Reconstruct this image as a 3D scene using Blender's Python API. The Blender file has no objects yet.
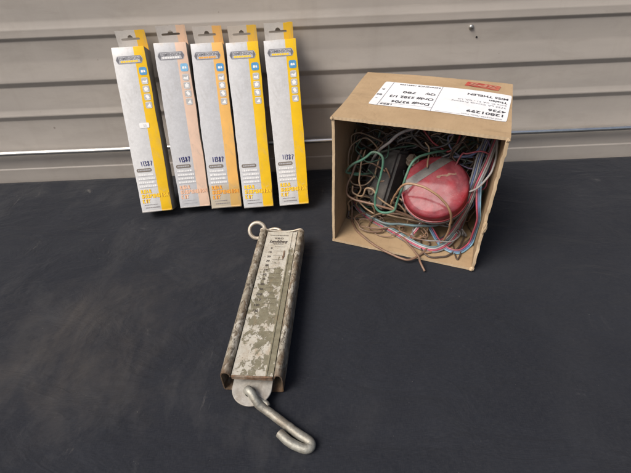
import bpy, bmesh, math, random
from math import sin, cos, pi, radians
from mathutils import Vector, Matrix, noise

random.seed(11)
S = bpy.context.scene
C = S.collection
R = radians

# ------------------------------------------------------------------ helpers
def link(name, me, mat=None, parent=None, label=None, cat=None, group=None, kind=None):
    o = bpy.data.objects.new(name, me)
    C.objects.link(o)
    if me is not None and mat is not None:
        for m in (mat if isinstance(mat, (list, tuple)) else [mat]):
            me.materials.append(m)
    if parent is not None:
        o.parent = parent
    for k, v in (('label', label), ('category', cat), ('group', group), ('kind', kind)):
        if v:
            o[k] = v
    return o

def thing(name, label, cat, M=None, group=None):
    o = link(name, None, label=label, cat=cat, group=group)
    if M is not None:
        o.matrix_world = M
    o.empty_display_size = 0.02
    return o

def obj(name, bm, mat, parent=None, smooth=False, recalc=True, **kw):
    if recalc:
        bmesh.ops.recalc_face_normals(bm, faces=bm.faces)
    me = bpy.data.meshes.new(name)
    bm.to_mesh(me); bm.free()
    if smooth:
        for p in me.polygons:
            p.use_smooth = True
    return link(name, me, mat, parent, **kw)

def smooth_angle(o, deg=35):
    me = o.data
    for p in me.polygons:
        p.use_smooth = True
    bm = bmesh.new(); bm.from_mesh(me)
    for e in bm.edges:
        if len(e.link_faces) == 2 and e.calc_face_angle(0) > R(deg):
            e.smooth = False
    bm.to_mesh(me); bm.free()
    return o

def catmull(pts, n=6, closed=False):
    P = [Vector(p) for p in pts]
    out = []
    m = len(P)
    rng = range(m) if closed else range(m - 1)
    for i in rng:
        if closed:
            p0, p1, p2, p3 = P[i - 1], P[i], P[(i + 1) % m], P[(i + 2) % m]
        else:
            p1, p2 = P[i], P[i + 1]
            p0 = P[i - 1] if i > 0 else p1 * 2 - p2
            p3 = P[i + 2] if i + 2 < m else p2 * 2 - p1
        for k in range(n):
            t = k / n
            out.append(0.5 * ((2 * p1) + (p2 - p0) * t + (2 * p0 - 5 * p1 + 4 * p2 - p3) * t * t
                              + (3 * p1 - p0 - 3 * p2 + p3) * t ** 3))
    if not closed:
        out.append(P[-1].copy())
    return out

def tube(bm, pts, r, seg=8, closed=False, caps=True, wob=0.0):
    """round tube along a polyline (parallel-transported frame)"""
    n = len(pts)
    T = []
    for i in range(n):
        a = pts[i - 1] if (i > 0 or closed) else pts[i]
        b = pts[(i + 1) % n] if (i < n - 1 or closed) else pts[i]
        d = (b - a)
        T.append(d.normalized() if d.length > 1e-9 else Vector((0, 0, 1)))
    up = Vector((0, 0, 1)) if abs(T[0].z) < .9 else Vector((1, 0, 0))
    N = (up - T[0] * up.dot(T[0])).normalized()
    rings = []
    for i in range(n):
        N = (N - T[i] * N.dot(T[i])).normalized()
        B = T[i].cross(N)
        rr = r(i / (n - 1)) if callable(r) else r
        if wob:
            rr *= 1 + wob * noise.noise(pts[i] * 300)
        rings.append([bm.verts.new(pts[i] + (N * cos(2 * pi * k / seg) + B * sin(2 * pi * k / seg)) * rr)
                      for k in range(seg)])
    m = n if closed else n - 1
    for i in range(m):
        A, Bq = rings[i], rings[(i + 1) % n]
        for k in range(seg):
            bm.faces.new((A[k], A[(k + 1) % seg], Bq[(k + 1) % seg], Bq[k]))
    if caps and not closed:
        bm.faces.new(rings[0][::-1]); bm.faces.new(rings[-1])
    return rings

def prism(bm, outline, z0, z1, mi=0):
    """closed polygon in XY extruded in Z"""
    a = [bm.verts.new((x, y, z0)) for x, y in outline]
    b = [bm.verts.new((x, y, z1)) for x, y in outline]
    n = len(a)
    fs = [bm.faces.new(a[::-1]), bm.faces.new(b)]
    for i in range(n):
        fs.append(bm.faces.new((a[i], a[(i + 1) % n], b[(i + 1) % n], b[i])))
    for f in fs:
        f.material_index = mi
    return fs

def box(bm, x0, x1, y0, y1, z0, z1):
    return prism(bm, [(x0, y0), (x1, y0), (x1, y1), (x0, y1)], z0, z1)

def lathe(bm, prof, seg=48, M=None):
    """prof: (radius, z) list; closed on the axis at both ends"""
    rings = []
    for r, z in prof:
        if r < 1e-7:
            rings.append([bm.verts.new((0, 0, z))])
        else:
            rings.append([bm.verts.new((r * cos(2 * pi * k / seg), r * sin(2 * pi * k / seg), z)) for k in range(seg)])
    for A, B in zip(rings, rings[1:]):
        for k in range(seg):
            k2 = (k + 1) % seg
            if len(A) == 1 and len(B) == 1:
                continue
            if len(A) == 1:
                bm.faces.new((A[0], B[k], B[k2]))
            elif len(B) == 1:
                bm.faces.new((A[k2], A[k], B[0]))
            else:
                bm.faces.new((A[k], A[k2], B[k2], B[k]))
    if M is not None:
        bm.transform(M)

def rrect(cx, cy, w, h, r, n=5):
    out = []
    for sx, sy, a0 in ((1, 1, 0), (-1, 1, 90), (-1, -1, 180), (1, -1, 270)):
        for k in range(n + 1):
            a = R(a0 + 90 * k / n)
            out.append((cx + sx * (w / 2 - r) + r * cos(a), cy + sy * (h / 2 - r) + r * sin(a)))
    return out

def shape2d(splines, thick):
    """filled 2-D outline with holes -> bmesh, extruded"""
    cu = bpy.data.curves.new('outline', 'CURVE')
    cu.dimensions = '2D'; cu.fill_mode = 'BOTH'; cu.extrude = thick / 2
    for pts in splines:
        sp = cu.splines.new('POLY'); sp.points.add(len(pts) - 1)
        for p, (x, y) in zip(sp.points, pts):
            p.co = (x, y, 0, 1)
        sp.use_cyclic_u = True
    o = bpy.data.objects.new('outline', cu); C.objects.link(o)
    dg = bpy.context.evaluated_depsgraph_get()
    me = bpy.data.meshes.new_from_object(o.evaluated_get(dg))
    bm = bmesh.new(); bm.from_mesh(me)
    bpy.data.objects.remove(o); bpy.data.curves.remove(cu); bpy.data.meshes.remove(me)
    bmesh.ops.remove_doubles(bm, verts=bm.verts, dist=1e-6)
    return bm

def lettering(bm, s, M, size, width=None, align='LEFT', bold=0.0, shear=0.0, thick=0.0):
    """flat letters laid in the local XY plane of M"""
    cu = bpy.data.curves.new('letters', 'FONT')
    cu.body = s; cu.size = 1.0; cu.align_x = align; cu.offset = bold; cu.shear = shear
    cu.extrude = thick / size / 2; cu.resolution_u = 3
    o = bpy.data.objects.new('letters', cu); C.objects.link(o)
    dg = bpy.context.evaluated_depsgraph_get(); dg.update()
    me = bpy.data.meshes.new_from_object(o.evaluated_get(dg))
    sx = size
    if width:
        xs = [v.co.x for v in me.vertices]
        if xs:
            sx = width / max(1e-6, max(xs) - min(xs))
    me.transform(M @ Matrix.Diagonal((sx, size, size, 1)))
    bm.from_mesh(me)
    bpy.data.objects.remove(o); bpy.data.curves.remove(cu); bpy.data.meshes.remove(me)

def frame(o, x, y, z):
    return Matrix(((x[0], y[0], z[0], o[0]), (x[1], y[1], z[1], o[1]), (x[2], y[2], z[2], o[2]), (0, 0, 0, 1)))

# ------------------------------------------------------------------ materials
def new_mat(name):
    m = bpy.data.materials.new(name); m.use_nodes = True
    nt = m.node_tree
    b = nt.nodes['Principled BSDF']
    return m, nt, b

def node(nt, t, ins=None, **kw):
    n = nt.nodes.new(t)
    for k, v in kw.items():
        setattr(n, k, v)
    for k, v in (ins or {}).items():
        s = n.inputs[k]
        if isinstance(v, bpy.types.NodeSocket):
            nt.links.new(v, s)
        else:
            s.default_value = v
    return n

def rgb(c):
    return (c[0], c[1], c[2], 1)

def objco(nt, scale=(1, 1, 1), rot=(0, 0, 0)):
    tc = node(nt, 'ShaderNodeTexCoord')
    mp = node(nt, 'ShaderNodeMapping', {'Vector': tc.outputs['Object'], 'Scale': scale, 'Rotation': rot})
    return mp.outputs[0]

def nz(nt, vec, scale, detail=4, rough=.55, dist=0):
    return node(nt, 'ShaderNodeTexNoise', {'Vector': vec, 'Scale': scale, 'Detail': detail, 'Roughness': rough, 'Distortion': dist}).outputs['Fac']

def ramp(nt, fac, stops, interp='LINEAR'):
    n = node(nt, 'ShaderNodeValToRGB', {'Fac': fac})
    cr = n.color_ramp; cr.interpolation = interp
    while len(cr.elements) < len(stops):
        cr.elements.new(.5)
    for e, (p, c) in zip(cr.elements, stops):
        e.position = p
        e.color = rgb(c) if not isinstance(c, (int, float)) else (c, c, c, 1)
    return n.outputs['Color']

def mix(nt, fac, a, b, blend='MIX'):
    n = node(nt, 'ShaderNodeMix', data_type='RGBA', blend_type=blend)
    for idx, v in ((0, fac), (6, a), (7, b)):
        s = n.inputs[idx]
        if isinstance(v, bpy.types.NodeSocket):
            nt.links.new(v, s)
        else:
            s.default_value = v if idx == 0 else rgb(v)
    return n.outputs[2]

def math_(nt, op, a, b=0.0, c=None, clamp=False):
    n = node(nt, 'ShaderNodeMath', operation=op); n.use_clamp = clamp
    for i, v in enumerate((a, b, c)):
        if v is None:
            continue
        if isinstance(v, bpy.types.NodeSocket):
            nt.links.new(v, n.inputs[i])
        else:
            n.inputs[i].default_value = v
    return n.outputs[0]

def bump(nt, b, h, strength=.3, dist=.001):
    n = node(nt, 'ShaderNodeBump', {'Height': h, 'Strength': strength, 'Distance': dist})
    nt.links.new(n.outputs[0], b.inputs['Normal'])

def plain(name, col, rough=.5, metal=0, var=.15, scale=60, bmp=.15, dirt=None, spec=.5, coat=0):
    """coloured surface with a mottled tone, uneven gloss and slight relief"""
    m, nt, b = new_mat(name)
    v = objco(nt)
    f = nz(nt, v, scale, 5, .6)
    lo = tuple(c * (1 - var) for c in col); hi = tuple(min(1, c * (1 + var)) for c in col)
    c = ramp(nt, f, [(.3, lo), (.7, hi)])
    if dirt:
        g = nz(nt, v, scale * .35, 6, .7, .4)
        c = mix(nt, ramp(nt, g, [(.45, 0), (.68, .75)]), c, dirt)
    nt.links.new(c, b.inputs['Base Color'])
    b.inputs['Roughness'].default_value = rough
    b.inputs['Metallic'].default_value = metal
    b.inputs['Specular IOR Level'].default_value = spec
    b.inputs['Coat Weight'].default_value = coat
    if bmp:
        bump(nt, b, nz(nt, v, scale * 6, 3), bmp, .0006)
    return m

EXPOSURE = 0.72

# ------------------------------------------------------------------ camera
cam = bpy.data.cameras.new('camera')
cam.sensor_fit = 'HORIZONTAL'; cam.sensor_width = 36; cam.lens = 23.74
cam.clip_start = .01; cam.clip_end = 50
co = bpy.data.objects.new('camera', cam); C.objects.link(co)
rx = Vector((0.99908988, -0.02722885, -0.03283294)); ry = Vector((0.04265105, 0.62784231, 0.7771711))
co.matrix_world = frame((0, 0, .45), rx, ry, rx.cross(ry))
S.camera = co

# ------------------------------------------------------------------ light
SUN_EL, SUN_AZ = 51, -123           # azimuth measured from +Y (the wall) towards +X: from the left and the front
w = bpy.data.worlds.new('World'); S.world = w; w.use_nodes = True
wn = w.node_tree
sky = wn.nodes.new('ShaderNodeTexSky'); sky.sky_type = 'NISHITA'; sky.sun_disc = False
sky.sun_elevation = R(SUN_EL); sky.sun_rotation = R(SUN_AZ); sky.dust_density = 6; sky.air_density = 1.0; sky.ozone_density = .4
bg = wn.nodes['Background']; bg.inputs['Strength'].default_value = .07
wn.links.new(sky.outputs[0], bg.inputs['Color'])
ld = bpy.data.lights.new('sun', 'SUN'); ld.energy = 2.0; ld.angle = R(30); ld.color = (1, .965, .92)
lo = bpy.data.objects.new('sun', ld); C.objects.link(lo)
dvec = Vector((sin(R(SUN_AZ)) * cos(R(SUN_EL)), cos(R(SUN_AZ)) * cos(R(SUN_EL)), sin(R(SUN_EL))))
lo.rotation_euler = dvec.to_track_quat('Z', 'Y').to_euler()
S.view_settings.view_transform = 'Standard'; S.view_settings.look = 'None'
S.view_settings.exposure = EXPOSURE; S.view_settings.gamma = 1

# ------------------------------------------------------------------ tablecloth
def cloth_material():
    m, nt, b = new_mat('black_cloth')
    v = objco(nt)
    sx = node(nt, 'ShaderNodeSeparateXYZ', {0: v})
    used = ramp(nt, math_(nt, 'ADD', math_(nt, 'MULTIPLY', sx.outputs['X'], 1.5), .5), [(.40, 1), (.62, .18)])
    c = ramp(nt, nz(nt, v, 4.5, 8, .68, .4), [(.3, (.0115, .0130, .0180)), (.72, (.0195, .0215, .0275))])
    # broad dusty clouds and thin drag marks, grainy at the edge
    cloud = ramp(nt, nz(nt, objco(nt, (5.5, 3.2, 1), (0, 0, R(-35))), 1.6, 12, .72, .35), [(.50, 0), (.78, .75)])
    c = mix(nt, math_(nt, 'MULTIPLY', cloud, used), c, (.058, .057, .058))
    drag = ramp(nt, nz(nt, objco(nt, (46, 11, 1), (0, 0, R(-42))), 1.0, 9, .74, .5), [(.60, 0), (.70, .8)])
    here = ramp(nt, nz(nt, v, 9, 3), [(.50, 0), (.60, 1)])
    c = mix(nt, math_(nt, 'MULTIPLY', math_(nt, 'MULTIPLY', drag, here), used), c, (.115, .108, .102))
    scuff = ramp(nt, nz(nt, objco(nt, (16, 34, 1), (0, 0, R(25))), 1.2, 9, .72, .3), [(.62, 0), (.72, .55)])
    c = mix(nt, math_(nt, 'MULTIPLY', scuff, ramp(nt, nz(nt, v, 6, 2), [(.5, 0), (.6, 1)])), c, (.080, .080, .080))
    # brownish dusty zone at the left
    mp = node(nt, 'ShaderNodeMapping', {'Vector': v, 'Location': (1.02, -1.25, 0), 'Scale': (3.2, 3.6, 1)})
    ds = node(nt, 'ShaderNodeVectorMath', {0: mp.outputs[0]}, operation='LENGTH').outputs['Value']
    dd = math_(nt, 'ADD', ds, math_(nt, 'MULTIPLY', nz(nt, v, 10, 9, .65, .3), .9))
    brk = ramp(nt, nz(nt, objco(nt, (12, 5, 1), (0, 0, R(-40))), 1.5, 10, .7, .4), [(.40, .15), (.62, 1)])
    c = mix(nt, math_(nt, 'MULTIPLY', ramp(nt, dd, [(.62, .5), (1.02, 0)]), brk), c, (.068, .060, .054))
    # lint and crumbs
    for sc_, r0, r1, amt in ((95.0, .030, .055, .55), (210.0, .05, .08, .4), (38.0, .014, .022, .7)):
        vo = node(nt, 'ShaderNodeTexVoronoi', {'Vector': v, 'Scale': sc_, 'Randomness': 1.0})
        lint = ramp(nt, vo.outputs['Distance'], [(r0, 1), (r1, 0)])
        keep = ramp(nt, nz(nt, v, sc_ * .6, 2), [(.60, 0), (.63, amt)])
        c = mix(nt, math_(nt, 'MULTIPLY', lint, keep), c, (.20, .19, .175))
    # weave
    wv = nz(nt, objco(nt, (1100, 160, 1)), 1.0, 2); wv2 = nz(nt, objco(nt, (160, 1100, 1)), 1.0, 2)
    weave = math_(nt, 'ADD', math_(nt, 'MULTIPLY', wv, .5), math_(nt, 'MULTIPLY', wv2, .5))
    c = mix(nt, ramp(nt, weave, [(.42, 0), (.64, .35)]), c, (.036, .037, .041))
    nt.links.new(c, b.inputs['Base Color'])
    b.inputs['Roughness'].default_value = .95; b.inputs['Specular IOR Level'].default_value = .12
    b.inputs['Sheen Weight'].default_value = .06; b.inputs['Sheen Roughness'].default_value = .5
    wr = nz(nt, objco(nt, (5, 11, 1), (0, 0, R(20))), 1.6, 5, .55, .8)
    rid = math_(nt, 'ABSOLUTE', math_(nt, 'SUBTRACT', nz(nt, objco(nt, (4, 9, 1), (0, 0, R(-25))), 1.5, 4, .5, 1.2), .5))
    rl = ramp(nt, rid, [(0, 1), (.035, 0)])
    h = math_(nt, 'ADD', math_(nt, 'ADD', math_(nt, 'MULTIPLY', wr, 13.0), math_(nt, 'MULTIPLY', weave, .3)), math_(nt, 'MULTIPLY', rl, .45))
    bump(nt, b, h, .36, .002)
    return m

bm = bmesh.new()
X0, X1, Y0, Y1 = -1.35, 1.35, -.38, .786
nx, ny = 270, 118
def cz(x, y):
    f = noise.noise(Vector((x * 7 + y * 3, y * 5, 1.3))) * .5 + noise.noise(Vector((x * 16, y * 22, 7))) * .3
    crease = -math.exp(-((y - .575 - .012 * x) / .0040) ** 2) * .0013
    crease += -math.exp(-((x - .42 + .05 * y) / .0045) ** 2) * .0013 - math.exp(-((x - .16 + .22 * y) / .006) ** 2) * .0009 - math.exp(-((y - .30 - .25 * x) / .006) ** 2) * .0008
    return -.0007 + .0011 * f * .6 + crease - .0003
rows = []
for j in range(ny + 1):
    y = Y0 + (Y1 - Y0) * j / ny
    rows.append([bm.verts.new((X0 + (X1 - X0) * i / nx, y, cz(X0 + (X1 - X0) * i / nx, y))) for i in range(nx + 1)])
for j in range(ny):
    for i in range(nx):
        bm.faces.new((rows[j][i], rows[j][i + 1], rows[j + 1][i + 1], rows[j + 1][i]))
# hanging sides
def skirt(edge, dx, dy):
    prev = edge
    for k, (o, z) in enumerate(((.006, -.003), (.009, -.02), (.010, -.3), (.012, -.68))):
        cur = [bm.verts.new((v.co.x + dx * o + dy * 0, v.co.y + dy * o, z + (.006 * sin(n * .6) if k > 1 else 0))) for n, v in enumerate(edge)]
        for a in range(len(edge) - 1):
            bm.faces.new((prev[a], prev[a + 1], cur[a + 1], cur[a]))
        prev = cur
skirt(rows[0], 0, -1)
skirt(rows[-1], 0, .3)
skirt([r[0] for r in rows], -1, 0)
skirt([r[-1] for r in rows], 1, 0)
obj('tablecloth', bm, cloth_material(), smooth=True, label='black dusty cloth covering the table under all the goods', cat='tablecloth')

# ------------------------------------------------------------------ ribbed metal wall
def wall_material():
    m, nt, b = new_mat('beige_painted_steel')
    v = objco(nt)
    c = ramp(nt, nz(nt, objco(nt, (1.2, 1, 5)), 4, 5, .6), [(.3, (.362, .330, .298)), (.7, (.420, .382, .342))])
    st = nz(nt, objco(nt, (26, 1, 1.6)), 1.0, 5, .7)
    c = mix(nt, ramp(nt, st, [(.52, 0), (.8, .35)]), c, (.30, .265, .225))
    vo = node(nt, 'ShaderNodeTexVoronoi', {'Vector': v, 'Scale': 16.0})
    chip = math_(nt, 'MULTIPLY', ramp(nt, vo.outputs['Distance'], [(.03, 1), (.05, 0)]), ramp(nt, nz(nt, v, 9, 2), [(.6, 0), (.62, .7)]))
    c = mix(nt, chip, c, (.12, .095, .075))
    dust = nz(nt, objco(nt, (9, 1, 26)), 1.0, 8, .72, .4)
    c = mix(nt, ramp(nt, dust, [(.50, 0), (.75, .4)]), c, (.255, .225, .19))
    dot = node(nt, 'ShaderNodeTexVoronoi', {'Vector': v, 'Scale': 70.0})
    c = mix(nt, math_(nt, 'MULTIPLY', ramp(nt, dot.outputs['Distance'], [(.05, 1), (.09, 0)]), ramp(nt, nz(nt, v, 30, 2), [(.62, 0), (.64, .5)])), c, (.16, .13, .10))
    sc = nz(nt, objco(nt, (5, 1, 90)), 1.4, 4, .75, .2)
    c = mix(nt, ramp(nt, sc, [(.66, 0), (.74, .22)]), c, (.58, .54, .48))
    nt.links.new(c, b.inputs['Base Color'])
    b.inputs['Roughness'].default_value = .5
    bump(nt, b, nz(nt, objco(nt, (2.4, 1, 7)), 2.2, 3), .12, .004)
    return m

prof = [(-.70, .004), (.0, .004), (.0245, .004), (.0262, .000), (.058, .0005), (.0745, .0005), (.090, -.0055), (.1300, -.0055), (.1385, .0045),
        (.1405, .0045), (.1490, -.002), (.1520, -.003), (.1860, -.003), (.1940, -.0055), (.2035, .0062), (.2055, .0062), (.2095, .0045),
        (.2360, -.0045), (.2420, -.0055), (.2600, -.004), (.2735, -.0045), (.2795, .0045), (.2810, .0045), (.2840, .0035), (.2920, .0030),
        (.3020, -.0045), (.3060, -.0055), (.4150, -.0055), (.4180, .0035), (.4250, .0045), (.4340, -.002), (.4710, -.003),
        (.4790, -.0055), (.4805, .0045), (.4895, .006), (.521, -.0045), (.60, -.0045), (.72, -.0045)]
WY = .797
bm = bmesh.new()
xs = [-1.8 + 3.6 * i / 60 for i in range(61)]
cols = []
for x in xs:
    col = []
    for z, o in prof:
        wv = .0004 * noise.noise(Vector((x * 3, z * 6, 2)))
        col.append(bm.verts.new((x, WY - o * .37 + wv, z)))
    cols.append(col)
bk = [[bm.verts.new((x, WY + .03, z)) for z in (prof[0][0], prof[-1][0])] for x in xs]
for i in range(60):
    for j in range(len(prof) - 1):
        bm.faces.new((cols[i][j], cols[i + 1][j], cols[i + 1][j + 1], cols[i][j + 1]))
    bm.faces.new((bk[i][1], bk[i + 1][1], bk[i + 1][0], bk[i][0]))
    bm.faces.new((cols[i][-1], cols[i + 1][-1], bk[i + 1][1], bk[i][1]))
    bm.faces.new((cols[i][0], bk[i][0], bk[i + 1][0], cols[i + 1][0]))
for i in (0, 60):
    bm.faces.new([*cols[i], bk[i][1], bk[i][0]])
wall = obj('metal_wall', bm, wall_material(), label='beige painted metal wall with horizontal ribs behind the table', cat='wall')
for p in wall.data.polygons:
    p.use_smooth = True
bmx = bmesh.new(); bmx.from_mesh(wall.data)
for e in bmx.edges:
    if len(e.link_faces) == 2 and e.calc_face_angle(0) > R(14):
        e.smooth = False
bv = [e for e in bmx.edges if not e.smooth and abs(e.verts[0].co.z - e.verts[1].co.z) < 1e-6]
bmesh.ops.bevel(bmx, geom=bv, offset=.0009, segments=2, affect='EDGES', profile=.5)
for f in bmx.faces: f.smooth = True
bmx.to_mesh(wall.data); bmx.free()

M_zinc = plain('zinc_metal', (.50, .49, .46), .38, .85, .18, 90, .25, dirt=(.16, .12, .09))
M_zinc_pipe = plain('galvanised_pipe', (.72, .72, .70), .28, .95, .15, 40, .2)
bm = bmesh.new()
lathe(bm, [(0, .0042), (.0022, .0040), (.0038, .0030), (.0044, .0014), (.0046, 0), (.0058, 0), (.0058, -.003), (0, -.003)], 20)
for k in range(1):
    box(bm, -.0030, .0030, -.0005, .0005, .0036, .0046)
scr = obj('screw', bm, M_zinc, wall)
scr.matrix_parent_inverse = Matrix()
scr.matrix_local = frame((.2915, WY + .0018, .2665), (1, 0, 0), (0, 0, 1), (0, -1, 0))
smooth_angle(scr, 40)
M_black = plain('black_void', (.012, .012, .012), .8, 0, .2, 80, 0)
bm = bmesh.new(); lathe(bm, [(0, .0006), (.0016, .0005), (.0018, -.001), (0, -.001)], 12)
hole = obj('rivet_hole', bm, M_black, wall); hole.matrix_local = frame((.3045, WY + .0013, .2495), (1, 0, 0), (0, 0, 1), (0, -1, 0))

bm = bmesh.new()
pp = [Vector((-1.7 + 3.4 * i / 80, .7845 + .0006 * sin(i * .5), .0672 + .0004 * sin(i * .8))) for i in range(81)]
tube(bm, pp, .0047, 16)
pipe = obj('conduit_pipe', bm, M_zinc_pipe, smooth=True, label='shiny galvanised pipe running level along the bottom of the metal wall', cat='pipe')
smooth_angle(pipe, 50)
# ------------------------------------------------------------------ retail cartons
CW, CL, CD = .0536, .2796, .0400
M_side = plain('dark_grey_card', (.28, .265, .245), .55, 0, .3, 30, .2, dirt=(.16, .14, .12))
M_badge = plain('badge_grey', (.43, .43, .45), .45, 0, .15, 200, 0)
M_badge_dark = plain('badge_print', (.13, .13, .145), .5, 0, .2, 200, 0)
M_icon = plain('icon_grey', (.42, .42, .42), .5, 0, .1, 200, 0)
M_white = plain('white_print', (.78, .78, .77), .5, 0, .05, 200, 0)
M_blue_icon = plain('blue_print', (.07, .27, .52), .4, 0, .15, 200, 0)
M_blue_faded = plain('faded_blue_print', (.20, .44, .66), .4, 0, .15, 200, 0)
M_ink = plain('blue_ink', (.030, .035, .20), .5, 0, .45, 500, 0)
M_pill = plain('brown_grey_print', (.17, .145, .12), .5, 0, .15, 200, 0)
M_fine = plain('fine_grey_print', (.40, .40, .42), .5, 0, .1, 200, 0)
M_fine_dark = plain('small_dark_print', (.22, .20, .20), .5, 0, .1, 200, 0)

def card_material(name, silver, stripe, tan, stain):
    """printed card: silver-white field, coloured stripe right of a line; rubbed top and foot"""
    m, nt, b = new_mat(name)
    tc = node(nt, 'ShaderNodeTexCoord')
    v = tc.outputs['Object']
    sp = node(nt, 'ShaderNodeSeparateXYZ', {0: v})
    sil = ramp(nt, nz(nt, v, 260, 3, .7), [(.3, tuple(c * .86 for c in silver)), (.7, silver)])
    sil = mix(nt, ramp(nt, nz(nt, v, 34, 5, .65, .6), [(.45, 0), (.75, .4)]), sil, tuple(c * .78 for c in silver))
    edge = math_(nt, 'SUBTRACT', sp.outputs['X'], CW * .155)
    fac = math_(nt, 'MULTIPLY', edge, 6000, clamp=True)
    stc = ramp(nt, nz(nt, v, 45, 4, .6), [(.3, tuple(c * .9 for c in stripe)), (.7, stripe)])
    c = mix(nt, fac, sil, stc)
    # scuffed, browned upper tab
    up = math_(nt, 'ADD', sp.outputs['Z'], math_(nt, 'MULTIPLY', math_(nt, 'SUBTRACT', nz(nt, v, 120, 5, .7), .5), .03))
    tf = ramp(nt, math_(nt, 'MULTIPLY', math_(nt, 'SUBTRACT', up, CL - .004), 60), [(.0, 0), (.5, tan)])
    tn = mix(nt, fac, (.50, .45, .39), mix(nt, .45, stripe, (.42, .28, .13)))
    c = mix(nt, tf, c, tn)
    if stain:
        dn = math_(nt, 'ADD', sp.outputs['Z'], math_(nt, 'MULTIPLY', nz(nt, v, 60, 4), .02))
        sf = ramp(nt, math_(nt, 'MULTIPLY', dn, 15), [(.70, stain), (.86, 0)])
        c = mix(nt, sf, c, (.42, .31, .12))
    foot = ramp(nt, math_(nt, 'ADD', math_(nt, 'MULTIPLY', sp.outputs['Z'], 90), nz(nt, v, 150, 5, .7)), [(.55, .55), (.95, 0)])
    c = mix(nt, foot, c, (.34, .30, .25))
    scf = nz(nt, objco(nt, (60, 60, 300)), 1.0, 5, .75, 1.0)
    c = mix(nt, ramp(nt, scf, [(.64, 0), (.72, .4)]), c, (.62, .60, .56))
    grime = nz(nt, objco(nt, (40, 40, 14)), 1.4, 8, .75, .8)
    c = mix(nt, ramp(nt, grime, [(.54, 0), (.74, .45)]), c, (.30, .275, .245))
    nt.links.new(c, b.inputs['Base Color'])
    b.inputs['Roughness'].default_value = .42
    b.inputs['Specular IOR Level'].default_value = .4; b.inputs['Metallic'].default_value = .12
    bump(nt, b, math_(nt, 'ADD', nz(nt, v, 26, 4), math_(nt, 'MULTIPLY', nz(nt, v, 600, 2), .1)), .25, .0012)
    return m

DIG = {'1': [[(.45, 1), (.55, .5), (.6, 0)]], 'l': [[(.35, .95), (.45, .5), (.5, .02)]],
       '3': [[(.1, .9), (.5, 1), (.8, .8), (.4, .55), (.85, .35), (.7, .05), (.1, .05)]],
       '8': [[(.75, .85), (.4, 1), (.15, .8), (.5, .55), (.85, .25), (.5, 0), (.15, .2), (.45, .5), (.75, .85)]],
       '7': [[(.1, .97), (.9, .95), (.55, .45), (.45, 0)]]}
def handwriting(bm, s, M, h, adv, seed, r):
    rg = random.Random(seed); x = 0
    for ch in s:
        for st in DIG[ch]:
            q = [Vector((x + a * adv * .80 + rg.uniform(-.03, .03) * h, bb * h + rg.uniform(-.03, .03) * h, 0)) for a, bb in st]
            q = catmull(q, 4)
            for a, bq in zip(q, q[1:]):
                d = (bq - a)
                if d.length < 1e-7: continue
                nrm = Vector((-d.y, d.x, 0)).normalized() * r; e = d.normalized() * r * .6
                bm.faces.new([bm.verts.new(M @ p) for p in (a - e - nrm, bq + e - nrm, bq + e + nrm, a - e + nrm)])
        x += adv * (.78 if ch in '1l' else 1.12)

FY = -CD - .00030
def FM(x, z, lift=0.0):
    """print frame on the front face"""
    return frame((x, FY - lift, z), (1, 0, 0), (0, 0, 1), (0, -1, 0))
def fx(f): return (f - .5) * CW
def tz(t): return CL * (1 - t)
def flat(bm, M, outline):
    bm.faces.new([bm.verts.new(M @ Vector((x, y, 0))) for x, y in outline])

def dashes(bm, x0, x1, z, h, rg, dens=.8):
    x = x0
    while x < x1 - .0012:
        wd = rg.uniform(.0012, .0034)
        wd = min(wd, x1 - x)
        flat(bm, FM(x, z), [(0, 0), (wd, 0), (wd, h * rg.uniform(.8, 1)), (0, h * rg.uniform(.8, 1))])
        x += wd + .0006

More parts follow.
